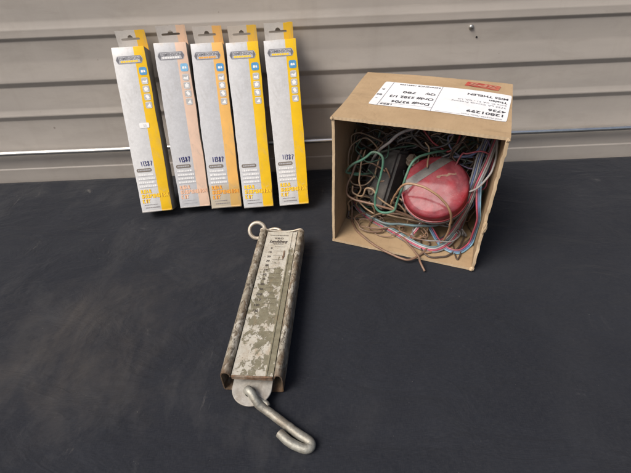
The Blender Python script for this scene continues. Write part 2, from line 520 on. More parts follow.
def carton(M, label, silver, stripe, tan, title, outline, number, seed, stain=0, sticker=False, faded=False):
    rg = random.Random(seed)
    t = thing('retail_carton', label, 'carton', M, 'printed cartons leaning on the wall')
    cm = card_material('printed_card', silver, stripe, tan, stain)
    bm = bmesh.new()
    fs = box(bm, -CW / 2, CW / 2, -CD, 0, 0, CL)
    bmesh.ops.subdivide_edges(bm, edges=[e for e in bm.edges if e.calc_length() > .1], cuts=14, use_grid_fill=True)
    for f in bm.faces:
        n = f.normal if f.normal.length > .1 else f.calc_center_median()
        f.normal_update()
        f.material_index = 1 if abs(f.normal.x) > .5 or f.normal.y > .5 else 0
    es = [e for e in bm.edges if len(e.link_faces) == 2 and e.calc_face_angle(0) > 1]
    bmesh.ops.bevel(bm, geom=es, offset=.0007, segments=2, affect='EDGES', profile=.6)
    for v in bm.verts:
        # slightly bowed side walls, softened foot
        k = sin(pi * min(1, max(0, v.co.z / CL)))
        v.co.x += math.copysign(.0006 * k, v.co.x) + .0011 * noise.noise(v.co * 26 + Vector((seed, 0, 0)))
        if v.co.z > CL - .004: v.co.z += .0016 * noise.noise(Vector((v.co.x * 55, v.co.y * 40, seed)))
        if v.co.z < .002:
            v.co.z += rg.uniform(-.0002, .0007)
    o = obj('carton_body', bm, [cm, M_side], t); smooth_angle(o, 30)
    # foot flap of raw card
    bm = bmesh.new(); box(bm, -CW / 2 + .0008, CW / 2 - .0008, -CD - .0009, -CD + .004, .0006, .0030)
    bmesh.ops.bevel(bm, geom=bm.edges[:], offset=.0005, segments=1, affect='EDGES')
    for v in bm.verts: v.co.z += rg.uniform(-.0003, .0004)
    obj('foot_flap', bm, cm, t)
    # hang tab standing up from the back edge, bent upright along the wall
    TW = CW * .92; TH = .0345
    slot = []
    for k in range(24):
        pass
    hw, hh = TW * .29, .0024
    sl = [(-hw, -hh * .7), (hw, -hh * .7), (hw + .0016, 0), (hw, hh * .8), (.0046, hh * .8), (.0036, hh * 1.9), (.0012, hh * 2.7),
          (-.0012, hh * 2.7), (-.0036, hh * 1.9), (-.0046, hh * .8), (-hw, hh * .8), (-hw - .0016, 0)]
    cx, cy = -.0015, TH * .60
    top = [(-TW / 2 + TW * k / 12, TH + rg.uniform(-.0006, .0004)) for k in range(13)]
    outl = [(-TW / 2 + .0004, 0)] + [(TW / 2, 0)] + top[::-1]
    b2 = shape2d([outl, [(cx + a, cy + bb) for a, bb in sl]], .0007)
    # the tab card is handled most and browned
    lean = M.to_3x3() @ Vector((0, 0, 1))
    a = math.atan2(Vector((lean.x, lean.y)).length, lean.z)
    b2.transform(Matrix.Rotation(a * .93 + rg.uniform(-.04, .02), 4, 'X') @ frame((0, 0, 0), (1, 0, 0), (0, 0, 1), (0, -1, 0)))
    b2.transform(Matrix.Translation((rg.uniform(-.0005, .0005), -.0009, CL - .0004)))
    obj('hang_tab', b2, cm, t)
    # badge
    B = obj_flat('badge', [[(-.0222, 0), (-.0195, .0056), (-.0185, .0062), (.0185, .0062), (.0195, .0056), (.0222, 0),
                           (.0195, -.0056), (.0185, -.0062), (-.0185, -.0062), (-.0195, -.0056)]], FM(fx(.485), tz(.071)), M_badge, t)
    bm = bmesh.new()
    Mx = FM(fx(.485), tz(.071), .00012)
    for sx in (-1, 1):
        flat(bm, Mx, [(sx * .0214, 0), (sx * .0192, .0048), (sx * .0176, .0048), (sx * .0166, .0), (sx * .0176, -.0048), (sx * .0192, -.0048)][::sx])
    flat(bm, Mx, [(-.0185, .0051), (.0185, .0051), (.0185, .0057), (-.0185, .0057)])
    flat(bm, Mx, [(-.0185, -.0057), (.0185, -.0057), (.0185, -.0051), (-.0185, -.0051)])
    lettering(bm, 'DIMENSION', Mx @ Matrix.Translation((0, -.0002, 0)), .0062, .0325, 'CENTER', .02)
    obj('badge_print', bm, M_badge_dark, B, recalc=False)
    bm = bmesh.new()
    for k in range(7):
        flat(bm, Mx @ Matrix.Translation((-.0145 + k * .0041, -.0042, 0)), [(0, 0), (.0034, 0), (.0034, .0028), (0, .0028)])
    obj('badge_caption', bm, title if not faded else M_white, B, recalc=False)
    # pictogram tiles down the stripe
    for k, tt in enumerate((.140, .196, .243, .290, .337)):
        s = .0124 if k == 0 else .0110
        I = obj_flat('pictogram_tile', [rrect(0, 0, s, s * 1.02, .0030)], FM(fx(.835), tz(tt)),
                     (M_blue_faded if faded else M_blue_icon) if k == 0 else M_icon, t)
        bm = bmesh.new(); Mx = FM(fx(.835), tz(tt), .00012)
        if k == 0:
            flat(bm, Mx, [(-.0036, -.0020), (.0000, -.0022), (.0000, .0010), (-.0012, .0022), (-.0034, .0012)])
            flat(bm, Mx, [(.0006, -.0020), (.0038, -.0020), (.0034, .0004), (.0022, .0022), (.0008, .0010)])
        else:
            q = s * .40
            flat(bm, Mx, [[(-q, -q * .5), (q * .8, -q * .8), (q, q * .6), (q * .2, -.1 * q), (-q * .6, .2 * q)],
                          [(-q * .6, -q * .8), (q * .5, -q * .7), (q * .8, q * .2), (0, q * .9), (-q * .8, .3 * q)],
                          [(-q * .8, q * .4), (-q * .1, -q * .8), (q * .8, -q * .5), (q * .5, q * .5), (-.1 * q, q * .9)],
                          [(-q * .8, -q * .6), (q * .8, -q * .8), (q * .5, q * .7), (-.1 * q, .1 * q)]][k - 1])
            q = s * .44
            for A, Bq in (((-q, q * .88), (q, q)), ((-q, -q), (q, -q * .88))):
                flat(bm, Mx, [A, (Bq[0], A[1]), Bq, (A[0], Bq[1])])
        obj('pictogram', bm, M_white, I, recalc=False)
    # inked lot number
    if number:
        bm = bmesh.new()
        handwriting(bm, 'l1387', FM(fx(.22 + rg.uniform(-.02, .02)), tz(.695) + rg.uniform(-.002, .001), .0002) @ Matrix.Rotation(R(-4 + seed % 7), 4, 'Z'), .0080, .0043, seed, .00050 + .00008 * (seed % 3))
        obj('handwritten_number', bm, M_ink, t, recalc=False, label='blue handwritten number 11387')
    if sticker:
        St = obj_flat('price_sticker', [rrect(0, 0, .0165, .0085, .0015)], FM(fx(.58), tz(.455), .0002), M_white, t)
        bm = bmesh.new(); lettering(bm, '53', FM(fx(.60), tz(.463), .0004), .0055, None, 'CENTER')
        obj('sticker_print', bm, M_fine, St, recalc=False)
    P = obj_flat('caption_pill', [rrect(0, 0, .0258, .0062, .0026)], FM(fx(.315), tz(.728)), M_pill, t)
    bm = bmesh.new()
    x = -.0105
    while x < .0095:
        wd = rg.uniform(.0014, .003); Mx = FM(fx(.315), tz(.728), .00012)
        flat(bm, Mx, [(x, -.0010), (x + wd, -.0010), (x + wd, .0012), (x, .0012)]); x += wd + .0006
    obj('caption_print', bm, M_fine, P, recalc=False)
    bm = bmesh.new()
    for tt, f1 in ((.763, .57), (.788, .62), (.812, .60), (.836, .64)):
        dashes(bm, fx(.09), fx(f1), tz(tt), .0034, rg)
    obj('fine_print', bm, M_white, t, recalc=False)
    bm = bmesh.new()
    for tt, f1 in ((.763, .60), (.788, .66), (.812, .63), (.836, .66)):
        flat(bm, FM(fx(.07), tz(tt) - .0011), [(0, 0), ((f1 - .07) * CW, 0), ((f1 - .07) * CW, .0006), (0, .0006)])
    obj('print_rules', bm, M_fine, t, recalc=False)
    bm = bmesh.new()
    dashes(bm, fx(.13), fx(.55), tz(.953), .0012, rg); dashes(bm, fx(.15), fx(.62), tz(.972), .0016, rg)
    obj('foot_print', bm, M_fine_dark if not faded else M_fine, t, recalc=False)
    # title with a dark outline
    for part, mt, off, lift in (('title_outline', outline, .02, .0000), ('title_lettering', title, .06, .00014)):
        bm = bmesh.new()
        for s, tt, f1 in (('REAR', .874, .41), ('SUSPENSION', .905, .95), ('KIT', .937, .34)):
            g = .0005 if part == 'title_outline' else 0
            for k, ch in enumerate(s):
                wl = .0016 if ch == 'I' else .0040
                lettering(bm, ch, FM(fx(.085) + .00475 * k + (.0012 if ch == 'I' else 0) - g, tz(tt) - g, lift), .0086 + 2.4 * g, wl + 2 * g, 'LEFT', off)
        obj(part, bm, mt, t, recalc=False)
    return t

def obj_flat(name, outlines, M, mat, parent):
    bm = bmesh.new()
    for o in outlines:
        flat(bm, M, o)
    return obj(name, bm, mat, parent, recalc=False)

M_t_yel = plain('yellow_title', (.90, .57, .012), .45, 0, .1, 200, 0)
M_t_org = plain('orange_title', (.80, .36, .04), .45, 0, .1, 200, 0)
M_t_pch = plain('peach_title', (.80, .50, .34), .45, 0, .1, 200, 0)
M_o_brn = plain('brown_outline', (.42, .17, .025), .45, 0, .1, 200, 0)
M_o_org = plain('rust_outline', (.50, .17, .03), .45, 0, .1, 200, 0)
M_o_pch = plain('faded_outline', (.56, .30, .18), .45, 0, .1, 200, 0)
SIL = (.54, .545, .56); SILW = (.62, .62, .62)
for (x, y, yaw, lean, args) in (
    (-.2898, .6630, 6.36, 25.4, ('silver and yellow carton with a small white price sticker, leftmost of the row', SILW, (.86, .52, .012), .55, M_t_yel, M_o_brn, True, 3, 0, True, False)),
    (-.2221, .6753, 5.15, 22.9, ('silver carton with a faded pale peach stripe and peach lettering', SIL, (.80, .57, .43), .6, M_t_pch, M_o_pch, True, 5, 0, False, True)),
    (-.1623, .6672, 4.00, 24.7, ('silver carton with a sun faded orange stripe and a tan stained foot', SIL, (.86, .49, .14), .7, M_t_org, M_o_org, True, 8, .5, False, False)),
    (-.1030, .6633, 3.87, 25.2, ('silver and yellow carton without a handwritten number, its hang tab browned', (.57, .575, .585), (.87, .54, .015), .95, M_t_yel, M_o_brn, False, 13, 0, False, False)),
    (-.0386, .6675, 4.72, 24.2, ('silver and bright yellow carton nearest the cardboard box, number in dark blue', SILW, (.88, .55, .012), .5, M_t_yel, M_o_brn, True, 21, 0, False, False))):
    yw, ln = R(yaw), R(lean)
    ux = Vector((cos(yw), sin(yw), 0)); n = Vector((-sin(yw), cos(yw), 0)); Z = Vector((0, 0, 1))
    up = n * sin(ln) + Z * cos(ln); dep = n * cos(ln) - Z * sin(ln)
    carton(frame((x, y, .0004), ux, dep, up), *args)

# ------------------------------------------------------------------ spring scale
SM = Matrix.Translation((-.0803, .2703, 0)) @ Matrix.Rotation(R(-5.6), 4, 'Z')
SMi = SM.inverted()
SL = .268
scale = thing('spring_scale', 'old rusty spring scale with flaking white dial and a big hook, lying on the cloth', 'spring scale', SM)

def worn_case():
    m, nt, b = new_mat('worn_zinc_case')
    v = objco(nt)
    c = ramp(nt, nz(nt, v, 30, 5, .65), [(.3, (.20, .175, .13)), (.5, (.32, .29, .23)), (.7, (.42, .39, .325))])
    pit = nz(nt, objco(nt, (150, 75, 150)), 1.6, 5, .75, .5)
    c = mix(nt, ramp(nt, pit, [(.50, 0), (.56, .85)]), c, (.085, .068, .050))
    rust = nz(nt, objco(nt, (60, 34, 60)), 1.0, 8, .72, .5)
    c = mix(nt, ramp(nt, rust, [(.47, 0), (.64, .8)]), c, (.17, .105, .055))
    spk = nz(nt, v, 420, 2, .6)
    pf = nz(nt, objco(nt, (160, 70, 160)), 1.0, 6, .7, .6)
    c = mix(nt, ramp(nt, pf, [(.55, 0), (.58, .75)]), c, (.58, .55, .48))
    c = mix(nt, ramp(nt, spk, [(.66, 0), (.72, .55)]), c, (.09, .07, .05))
    sp = node(nt, 'ShaderNodeSeparateXYZ', {0: v})
    ends = ramp(nt, math_(nt, 'ADD', math_(nt, 'MULTIPLY', sp.outputs['Y'], 22), math_(nt, 'MULTIPLY', nz(nt, v, 110, 6, .7), .8)), [(.38, .85), (.75, 0)])
    c = mix(nt, ends, c, (.13, .075, .042))
    nt.links.new(c, b.inputs['Base Color'])
    b.inputs['Roughness'].default_value = .5
    b.inputs['Metallic'].default_value = .35
    bump(nt, b, math_(nt, 'ADD', pit, math_(nt, 'MULTIPLY', spk, .4)), .5, .0008)
    return m

def flaked_paint():
    m, nt, b = new_mat('flaking_dial_paint')
    v = objco(nt)
    sp = node(nt, 'ShaderNodeSeparateXYZ', {0: v})
    n1 = nz(nt, objco(nt, (88, 60, 88)), 1.0, 10, .72, .25)
    g = math_(nt, 'SUBTRACT', ramp(nt, math_(nt, 'MULTIPLY', sp.outputs['Y'], 1 / .268), [(0, .545), (.16, .515), (.36, .445), (.58, .475), (.72, .56), (1, .80)]), .5)
    gx = math_(nt, 'MULTIPLY', math_(nt, 'ABSOLUTE', math_(nt, 'ADD', sp.outputs['X'], -.002)), 3.6)
    s = math_(nt, 'ADD', math_(nt, 'ADD', n1, g), gx)
    s = math_(nt, 'SUBTRACT', s, ramp(nt, math_(nt, 'MULTIPLY', math_(nt, 'SUBTRACT', sp.outputs['X'], .0160), 1000), [(0, 0), (.6, .17)]))
    paint = ramp(nt, s, [(.525, 0), (.54, 1)])
    pc = ramp(nt, nz(nt, v, 55, 5, .7), [(.3, (.36, .335, .28)), (.7, (.49, .47, .41))])
    pc = mix(nt, ramp(nt, nz(nt, v, 38, 6, .7, 1), [(.50, 0), (.70, .7)]), pc, (.30, .225, .14))
    oc = ramp(nt, nz(nt, v, 130, 4, .6), [(.3, (.130, .118, .078)), (.7, (.205, .188, .130))])
    c = mix(nt, paint, oc, pc)
    spk = nz(nt, v, 500, 3, .6)
    c = mix(nt, ramp(nt, spk, [(.60, 0), (.66, .7)]), c, (.13, .085, .045))
    rs = nz(nt, objco(nt, (60, 16, 60)), 1.0, 8, .75, .4)
    c = mix(nt, ramp(nt, rs, [(.56, 0), (.70, .6)]), c, (.20, .13, .07))
    nt.links.new(c, b.inputs['Base Color'])
    b.inputs['Roughness'].default_value = .48
    bump(nt, b, math_(nt, 'ADD', paint, math_(nt, 'MULTIPLY', spk, .3)), .6, .0004)
    return m

M_case = worn_case(); M_dial = flaked_paint()
M_rust = plain('rusty_steel', (.15, .085, .048), .75, .2, .5, 160, .6, dirt=(.36, .31, .24))
M_print = plain('dial_print', (.055, .045, .04), .6, 0, .3, 400, 0)
M_hook = plain('dull_zinc_rod', (.30, .295, .26), .55, .5, .28, 90, .6, dirt=(.13, .095, .06))

P = [(-.0238, .0280), (-.0240, .0315), (-.0252, .0336), (-.0270, .0356), (-.0308, .0360), (-.0338, .0344), (-.0356, .0312), (-.0360, .0275),
     (-.0360, .0045), (-.0352, .0020), (-.0330, .0008), (.0330, .0008), (.0352, .0020), (.0360, .0045), (.0360, .0275), (.0353, .0312),
     (.0335, .0338), (.0312, .0346), (.0290, .0342), (.0272, .0325), (.0262, .0296), (.0258, .0280)]
def shell(bm, prof, th, ys):
    pv = [Vector((x, z)) for x, z in prof]
    inn = []
    for i, p in enumerate(pv):
        a = pv[max(0, i - 1)]; bq = pv[min(len(pv) - 1, i + 1)]
        d = (bq - a).normalized(); inn.append(p + Vector((-d.y, d.x)) * th)
    loop = pv + inn[::-1]
    rings = []
    for y in ys:
        rg = []
        for q in loop:
            dn = Vector((noise.noise(Vector((q.x * 60, y * 22, 5))), noise.noise(Vector((q.y * 60, y * 22, 9))))) * .00035
            rg.append(bm.verts.new((q.x + dn.x, y, max(.0002, q.y + dn.y))))
        rings.append(rg)
    n = len(loop)
    for A, B in zip(rings, rings[1:]):
        for k in range(n):
            bm.faces.new((A[k], A[(k + 1) % n], B[(k + 1) % n], B[k]))
    m = len(pv)
    for rg in (rings[0], rings[-1]):
        for k in range(m - 1):
            bm.faces.new((rg[k], rg[k + 1], rg[n - 2 - k], rg[n - 1 - k]))
bm = bmesh.new()
# P runs left inner lip -> round the back -> right inner lip; the inside is to the left of travel when going down, so the offset points in
shell(bm, P, .0013, [SL * k / 60 for k in range(61)])
o = obj('case', bm, M_case, scale); smooth_angle(o, 50)
# dial plate with a raised flange at its right
bm = bmesh.new()
pl = [(-.0228, .0290), (-.0228, .0303), (.0160, .0303), (.0168, .0312), (.0182, .0313), (.0190, .0303), (.0254, .0308), (.0254, .0290)]
rings = []
for k in range(41):
    y = .0015 + (SL - .004) * k / 40
    rings.append([bm.verts.new((x, y, z + .00015 * noise.noise(Vector((x * 80, y * 40, 3))))) for x, z in pl])
for A, B in zip(rings, rings[1:]):
    for k in range(len(pl)):
        bm.faces.new((A[k], A[(k + 1) % len(pl)], B[(k + 1) % len(pl)], B[k]))
bm.faces.new(rings[0]); bm.faces.new(rings[-1][::-1])
dial = obj('dial_plate', bm, M_dial, scale); smooth_angle(dial, 25)
# printing on the dial
bm = bmesh.new(); rgd = random.Random(4)
DZ = .03058
def DM(x, y): return Matrix.Translation((x, y, DZ))
lettering(bm, 'KILO', DM(-.0015, .2475), .0052, .0135, 'CENTER', .03)
lettering(bm, 'Landsberg', DM(-.0022, .2388), .0085, .0290, 'CENTER', .035, .3)
for x0, x1, y, h in ((-.017, .013, .2560, .0011), (-.010, .007, .2355, .0009), (-.008, .006, .2335, .0008)):
    x = x0
    while x < x1:
        wd = rgd.uniform(.001, .0025)
        bm.faces.new([bm.verts.new((a, bq, DZ)) for a, bq in ((x, y), (x + wd, y), (x + wd, y + h), (x, y + h))]); x += wd + .0006
for k in range(15):
    y = .2250 - k * .0098
    if k < 12 or rgd.random() < .6:
        lettering(bm, str(10 * k), DM(-.0090, y - .0018), .0054, None, 'RIGHT', .035)
    if k > 9 and rgd.random() < .5:
        continue
    bm.faces.new([bm.verts.new((a, bq, DZ)) for a, bq in ((-.0192, y - .00018), (-.0165, y - .00018), (-.0165, y + .00018), (-.0192, y + .00018))])
    bm.faces.new([bm.verts.new((a, bq, DZ)) for a, bq in ((-.0060, y + .0030), (.0120 - rgd.random() * .004, y + .0030), (.0110, y + .00345), (-.0060, y + .00345))])
obj('dial_print', bm, M_print, dial, recalc=False)
# pointer
bm = bmesh.new()
prism(bm, [(.0092, .2190), (.0112, .2195), (.0118, .2050), (.0102, .1985), (.0086, .2040), (.0098, .2075)], .0304, .0314)
obj('pointer', bm, M_rust, scale)
# rusty turned-down lip at the foot of the dial
bm = bmesh.new()
box(bm, -.0226, .0250, -.0010, .0010, .0258, .0309)
bmesh.ops.subdivide_edges(bm, edges=[e for e in bm.edges if e.calc_length() > .03], cuts=16)
for v in bm.verts: v.co += Vector((0, .0005 * noise.noise(v.co * 220), .0005 * noise.noise(v.co * 260 + Vector((3, 0, 0)))))
obj('foot_lip', bm, M_rust, scale)
# top end: closing plate and rolled rim
bm = bmesh.new()
b2o = [(-.0352, .0012), (.0352, .0012), (.0352, .0290), (.0325, .0330), (.0285, .0330), (.0200, .0300), (.0030, .0290), (-.0200, .0300), (-.0245, .0325), (-.0310, .0333), (-.0350, .0295)]
a = [bm.verts.new((x, SL - .0022, z)) for x, z in b2o]; bq = [bm.verts.new((x, SL - .0004, z)) for x, z in b2o]
bm.faces.new(a); bm.faces.new(bq[::-1])
for k in range(len(a)): bm.faces.new((a[k], a[(k + 1) % len(a)], bq[(k + 1) % len(a)], bq[k]))
obj('end_plate', bm, M_case, scale)
bm = bmesh.new()
tube(bm, catmull([(-.0352, SL, .0300), (-.0335, SL + .0005, .0340), (-.0285, SL + .001, .0350), (-.0225, SL, .0325), (-.0100, SL, .0305), (.0030, SL, .0298), (.0160, SL, .0310), (.0265, SL + .0005, .0340),
                  (.0315, SL + .0005, .0350), (.0348, SL, .0320), (.0356, SL, .0270)], 5), .0014, 8)
M_rim = plain('pale_zinc_rim', (.50, .46, .39), .45, .5, .2, 90, .3, dirt=(.24, .16, .09))
obj('rim', bm, M_rim, scale, smooth=True)
# hanging eye: a wire staple out of the end plate, a ring through it
bm = bmesh.new()
st = [(-.024, SL - .004, .0265), (-.025, SL + .006, .0240), (-.021, SL + .0095, .0260), (-.012, SL + .0100, .0275), (-.004, SL + .0065, .0270), (-.003, SL - .004, .0280)]
tube(bm, catmull(st, 6), .0023, 10)
obj('staple', bm, M_rim, scale, smooth=True)
bm = bmesh.new()
rc = SMi @ Vector((-.0985, .5560, .0185))
# ring plane tipped up towards the viewer, resting against the case corner
na = Vector((.05, -.78, .62)).normalized(); xa = Vector((1, 0, 0)); xa = (xa - na * xa.dot(na)).normalized(); ya = na.cross(xa)
rc = rc + Vector((.001, .001, 0))
tube(bm, [rc + (xa * cos(2 * pi * k / 40) + ya * sin(2 * pi * k / 40)) * .0132 for k in range(40)], .0032, 12, closed=True)
obj('ring', bm, M_rim, scale, smooth=True)
# round tongue at the foot, with the eye hole
bm = shape2d([[(-.0232 * 1, .012)] + [(.0232 * cos(R(180 + 180 * k / 30)), -.0035 + .0232 * sin(R(180 + 180 * k / 30)) * .93) for k in range(31)] + [(.0232, .012)],
              [(-.0012 + .0062 * cos(2 * pi * k / 20), -.0085 + .0058 * sin(2 * pi * k / 20)) for k in range(20)]], .0024)
bmesh.ops.bevel(bm, geom=[e for e in bm.edges if len(e.link_faces) == 2 and e.calc_face_angle(0) > 1], offset=.0005, segments=1, affect='EDGES')
bm.transform(Matrix.Translation((0, 0, .0125)) @ Matrix.Rotation(R(4), 4, 'X'))
M_tongue = plain('galvanised_plate', (.42, .40, .36), .5, .4, .25, 70, .4, dirt=(.17, .12, .07))
obj('tongue', bm, M_tongue, scale, smooth=False)
# bent rod hook
HP = [(-.0868, .2640, .0075), (-.0856, .2630, .0140), (-.0836, .2610, .0185), (-.0800, .2570, .0190), (-.0745, .2500, .0150), (-.0700, .2460, .0105), (-.0590, .2392, .0068), (-.0420, .2262, .0056),
      (-.0265, .2142, .0052), (-.0185, .2088, .0052), (-.0140, .2045, .0052), (-.0146, .2002, .0053), (-.0200, .1988, .0055), (-.0285, .2017, .0060), (-.0380, .2070, .0068), (-.0475, .2158, .0076)]
bm = bmesh.new()
tube(bm, [SMi @ p for p in catmull(HP, 7)], lambda t: .0050 if t > .12 else .0046, 18, wob=.05)
hook = obj('hook', bm, M_hook, scale); smooth_angle(hook, 50)
bm = bmesh.new()
tube(bm, [SMi @ p for p in catmull([(-.0735, .2545, .0100), (-.0675, .2515, .0098), (-.0630, .2490, .0092), (-.0612, .2460, .0085)], 5)], lambda t: .0036 * (1 - .25 * t), 12)
obj('hook_eye_end', bm, M_hook, hook, smooth=True)

# ------------------------------------------------------------------ cardboard box
BA = R(-22.47)
BM = frame((.0287, .5434, .0003), (cos(BA), sin(BA), 0), (-sin(BA), cos(BA), 0), (0, 0, 1))
BW, BD, BH, TH = .2280, .1900, .2205, .0042
cbox = thing('cardboard_box', 'brown cardboard box lying on its side, open towards the front and full of wires', 'cardboard box', BM)

def kraft(name, a, bcol, edge=False):
    m, nt, b = new_mat(name)
    v = objco(nt)
    c = ramp(nt, nz(nt, v, 14, 6, .62, .3), [(.3, a), (.7, bcol)])
    fib = nz(nt, objco(nt, (260, 60, 60)), 1.5, 4, .7)
    c = mix(nt, ramp(nt, fib, [(.55, 0), (.75, .35)]), c, tuple(x * .7 for x in a))
    st = nz(nt, v, 19, 6, .75, 1.0)
    c = mix(nt, ramp(nt, st, [(.60, 0), (.78, .5)]), c, tuple(x * .62 for x in a))
    nt.links.new(c, b.inputs['Base Color'])
    b.inputs['Roughness'].default_value = .78; b.inputs['Specular IOR Level'].default_value = .3
    wear = nz(nt, objco(nt, (9, 30, 9), (0, 0, R(15))), 1.3, 9, .75, .6)
    nt.links.new(mix(nt, ramp(nt, wear, [(.52, 0), (.72, .5)]), c, tuple(x * .6 for x in a)), b.inputs['Base Color'])
    cr1 = math_(nt, 'ABSOLUTE', math_(nt, 'SUBTRACT', nz(nt, v, 7, 4, .5, .6), .5))
    fl = node(nt, 'ShaderNodeTexWave', {'Vector': v, 'Scale': 55.0, 'Distortion': .6}, wave_type='BANDS', bands_direction='X').outputs['Fac']
    h = math_(nt, 'ADD', nz(nt, v, 40, 6, .65), math_(nt, 'MULTIPLY', fl, .35 if edge else .07))
    h = math_(nt, 'ADD', h, math_(nt, 'MULTIPLY', ramp(nt, cr1, [(0, 1), (.02, 0)]), -.25))
    bump(nt, b, h, .35, .0018)
    return m
M_kraft = kraft('kraft_board', (.315, .218, .125), (.40, .285, .17))
M_cut = kraft('raw_board_edge', (.42, .31, .195), (.56, .43, .285), True)

def warp(p):
    q = Vector(p) * 9
    k = Vector((noise.noise(q + Vector((1, 0, 0))), noise.noise(q + Vector((0, 7, 0))), noise.noise(q + Vector((0, 0, 13))))) * .0016
    r = Vector(p) + k * min(1, max(0, p[2]) / .02)
    r.z += .0022 * sin(pi * min(1, max(0, p[0] / BW))) * (max(0, p[2] - .19) / .03) * min(1, max(0, p[1] / BD + .25))
    return r

def slab(bm, u0, u1, v0, v1, w0, w1, axis, rag):
    """board panel; axis = its thin direction; the open front edge is ragged"""
    N = 34
    def dims(a, b, thin): return [a, b] if thin else [a + (b - a) * k / N for k in range(N + 1)]
    U, V, W = dims(u0, u1, axis == 0), dims(v0, v1, axis == 1), dims(w0, w1, axis == 2)
    cache = {}
    def vert(i, j, k):
        if (i, j, k) not in cache:
            p = Vector((U[i], V[j], W[k]))
            if axis != 1 and j < 2:
                s = p.x * 150 if axis == 2 else p.z * 150
                p.y += (noise.noise(Vector((s, 3.3, axis))) * .8 + noise.noise(Vector((s * 3.1, 8, axis))) * .9 + max(0, noise.noise(Vector((s * .6, 5, axis))) - .25) * 2.5) * rag * (1 if j == 0 else .35)
                t = noise.noise(Vector((s * 1.7, 1, 4)))
                if axis == 2: p.z += t * .0005
                else: p.x += t * .0008 * (rag / .001)
            cache[(i, j, k)] = bm.verts.new(warp(p))
        return cache[(i, j, k)]
    nu, nv, nw = len(U) - 1, len(V) - 1, len(W) - 1
    def quad(a, b, c, d, mi):
        f = bm.faces.new([vert(*q) for q in (a, b, c, d)]); f.material_index = mi
    for i in range(nu):
        for j in range(nv):
            for k in (0, nw): quad((i, j, k), (i + 1, j, k), (i + 1, j + 1, k), (i, j + 1, k), 0)
    for i in range(nu):
        for k in range(nw):
            for j in (0, nv): quad((i, j, k), (i + 1, j, k), (i + 1, j, k + 1), (i, j, k + 1), 1 if j == 0 and axis != 1 else 0)
    for j in range(nv):
        for k in range(nw):
            for i in (0, nu): quad((i, j, k), (i, j + 1, k), (i, j + 1, k + 1), (i, j, k + 1), 0)
bm = bmesh.new()
slab(bm, 0, BW, 0, BD, 0, TH, 2, .0007)
slab(bm, 0, BW, 0, BD, BH - TH, BH, 2, .0006)
slab(bm, 0, TH, .0012, BD, TH + .0001, BH - TH - .0001, 0, .0006)
slab(bm, BW - TH, BW, .0008, BD, TH + .0001, BH - TH - .0001, 0, .0018)
slab(bm, TH + .0001, BW - TH - .0001, BD - TH, BD - .0002, TH + .0001, BH - TH - .0001, 1, 0)
o = obj('box_shell', bm, [M_kraft, M_cut], cbox); smooth_angle(o, 40)
# torn liner curls at the corners
for (u, v, wv, s, seed, nm) in ((BW - .003, -.001, .004, 1.0, 2, 'torn_corner'), (.001, .000, BH - .003, .7, 5, 'torn_corner'), (BW - .002, .001, BH - .004, .8, 9, 'torn_corner'), (BW - .001, -.0015, .085, .9, 12, 'torn_edge')):
    bm = bmesh.new(); bmesh.ops.create_icosphere(bm, subdivisions=3, radius=1)
    for q in bm.verts:
        d = q.co.copy()
        q.co = Vector((d.x * .0032, d.y * .0030, d.z * (.0035 if nm == 'torn_corner' else .011))) * s
        q.co *= 1 + .55 * noise.noise(d * 2.6 + Vector((seed, 0, 0))) + .25 * noise.noise(d * 7 + Vector((0, seed, 0)))
        q.co += Vector((u, v, wv))
        q.co.z = max(q.co.z, .0002)
    obj(nm, bm, M_cut, cbox)

# shipping label on the upper face; its text is read from the wall side
LC = Vector((.1312, .0968, BH))
la = R(180 - 3.4)
LX = Vector((cos(la), sin(la), 0)); LY = Vector((-sin(la), cos(la), 0))
LWd, LHt = .1868, .0945
def LP(X, Y, lift=0.0):
    return Matrix.Translation((0, 0, lift)) @ frame(LC - LX * LWd / 2 - LY * LHt / 2, LX, LY, (0, 0, 1)) @ Matrix.Translation((X, Y, 0))
def on_top(bm, lift):
    for v in bm.verts:
        p = v.co.copy(); q = warp((p.x, p.y, BH)); v.co = q + Vector((0, 0, lift))
def sheet(outline_w, outline_h, M, lift, r=.002):
    bm = bmesh.new()
    nx, ny = 30, 16
    g = [[bm.verts.new(M @ Vector((outline_w * i / nx, outline_h * j / ny, 0))) for i in range(nx + 1)] for j in range(ny + 1)]
    for (i, j, sx, sy) in ((0, 0, 1, 1), (nx, 0, -1, 1), (0, ny, 1, -1), (nx, ny, -1, -1)):
        g[j][i].co += (M.to_3x3() @ Vector((sx * r * .5, sy * r * .5, 0)))
    for j in range(ny):
        for i in range(nx):
            bm.faces.new((g[j][i], g[j][i + 1], g[j + 1][i + 1], g[j + 1][i]))
    on_top(bm, lift)
    return bm
M_label = plain('label_paper', (.74, .75, .77), .5, 0, .04, 40, .15, dirt=(.62, .62, .62))
M_lprint = plain('label_print', (.045, .045, .055), .6, 0, .3, 300, 0)
M_lgrey = plain('label_grey_print', (.22, .22, .24), .6, 0, .2, 300, 0)
lab = obj('shipping_label', sheet(LWd, LHt, LP(0, 0), .0006), M_label, cbox, smooth=True)
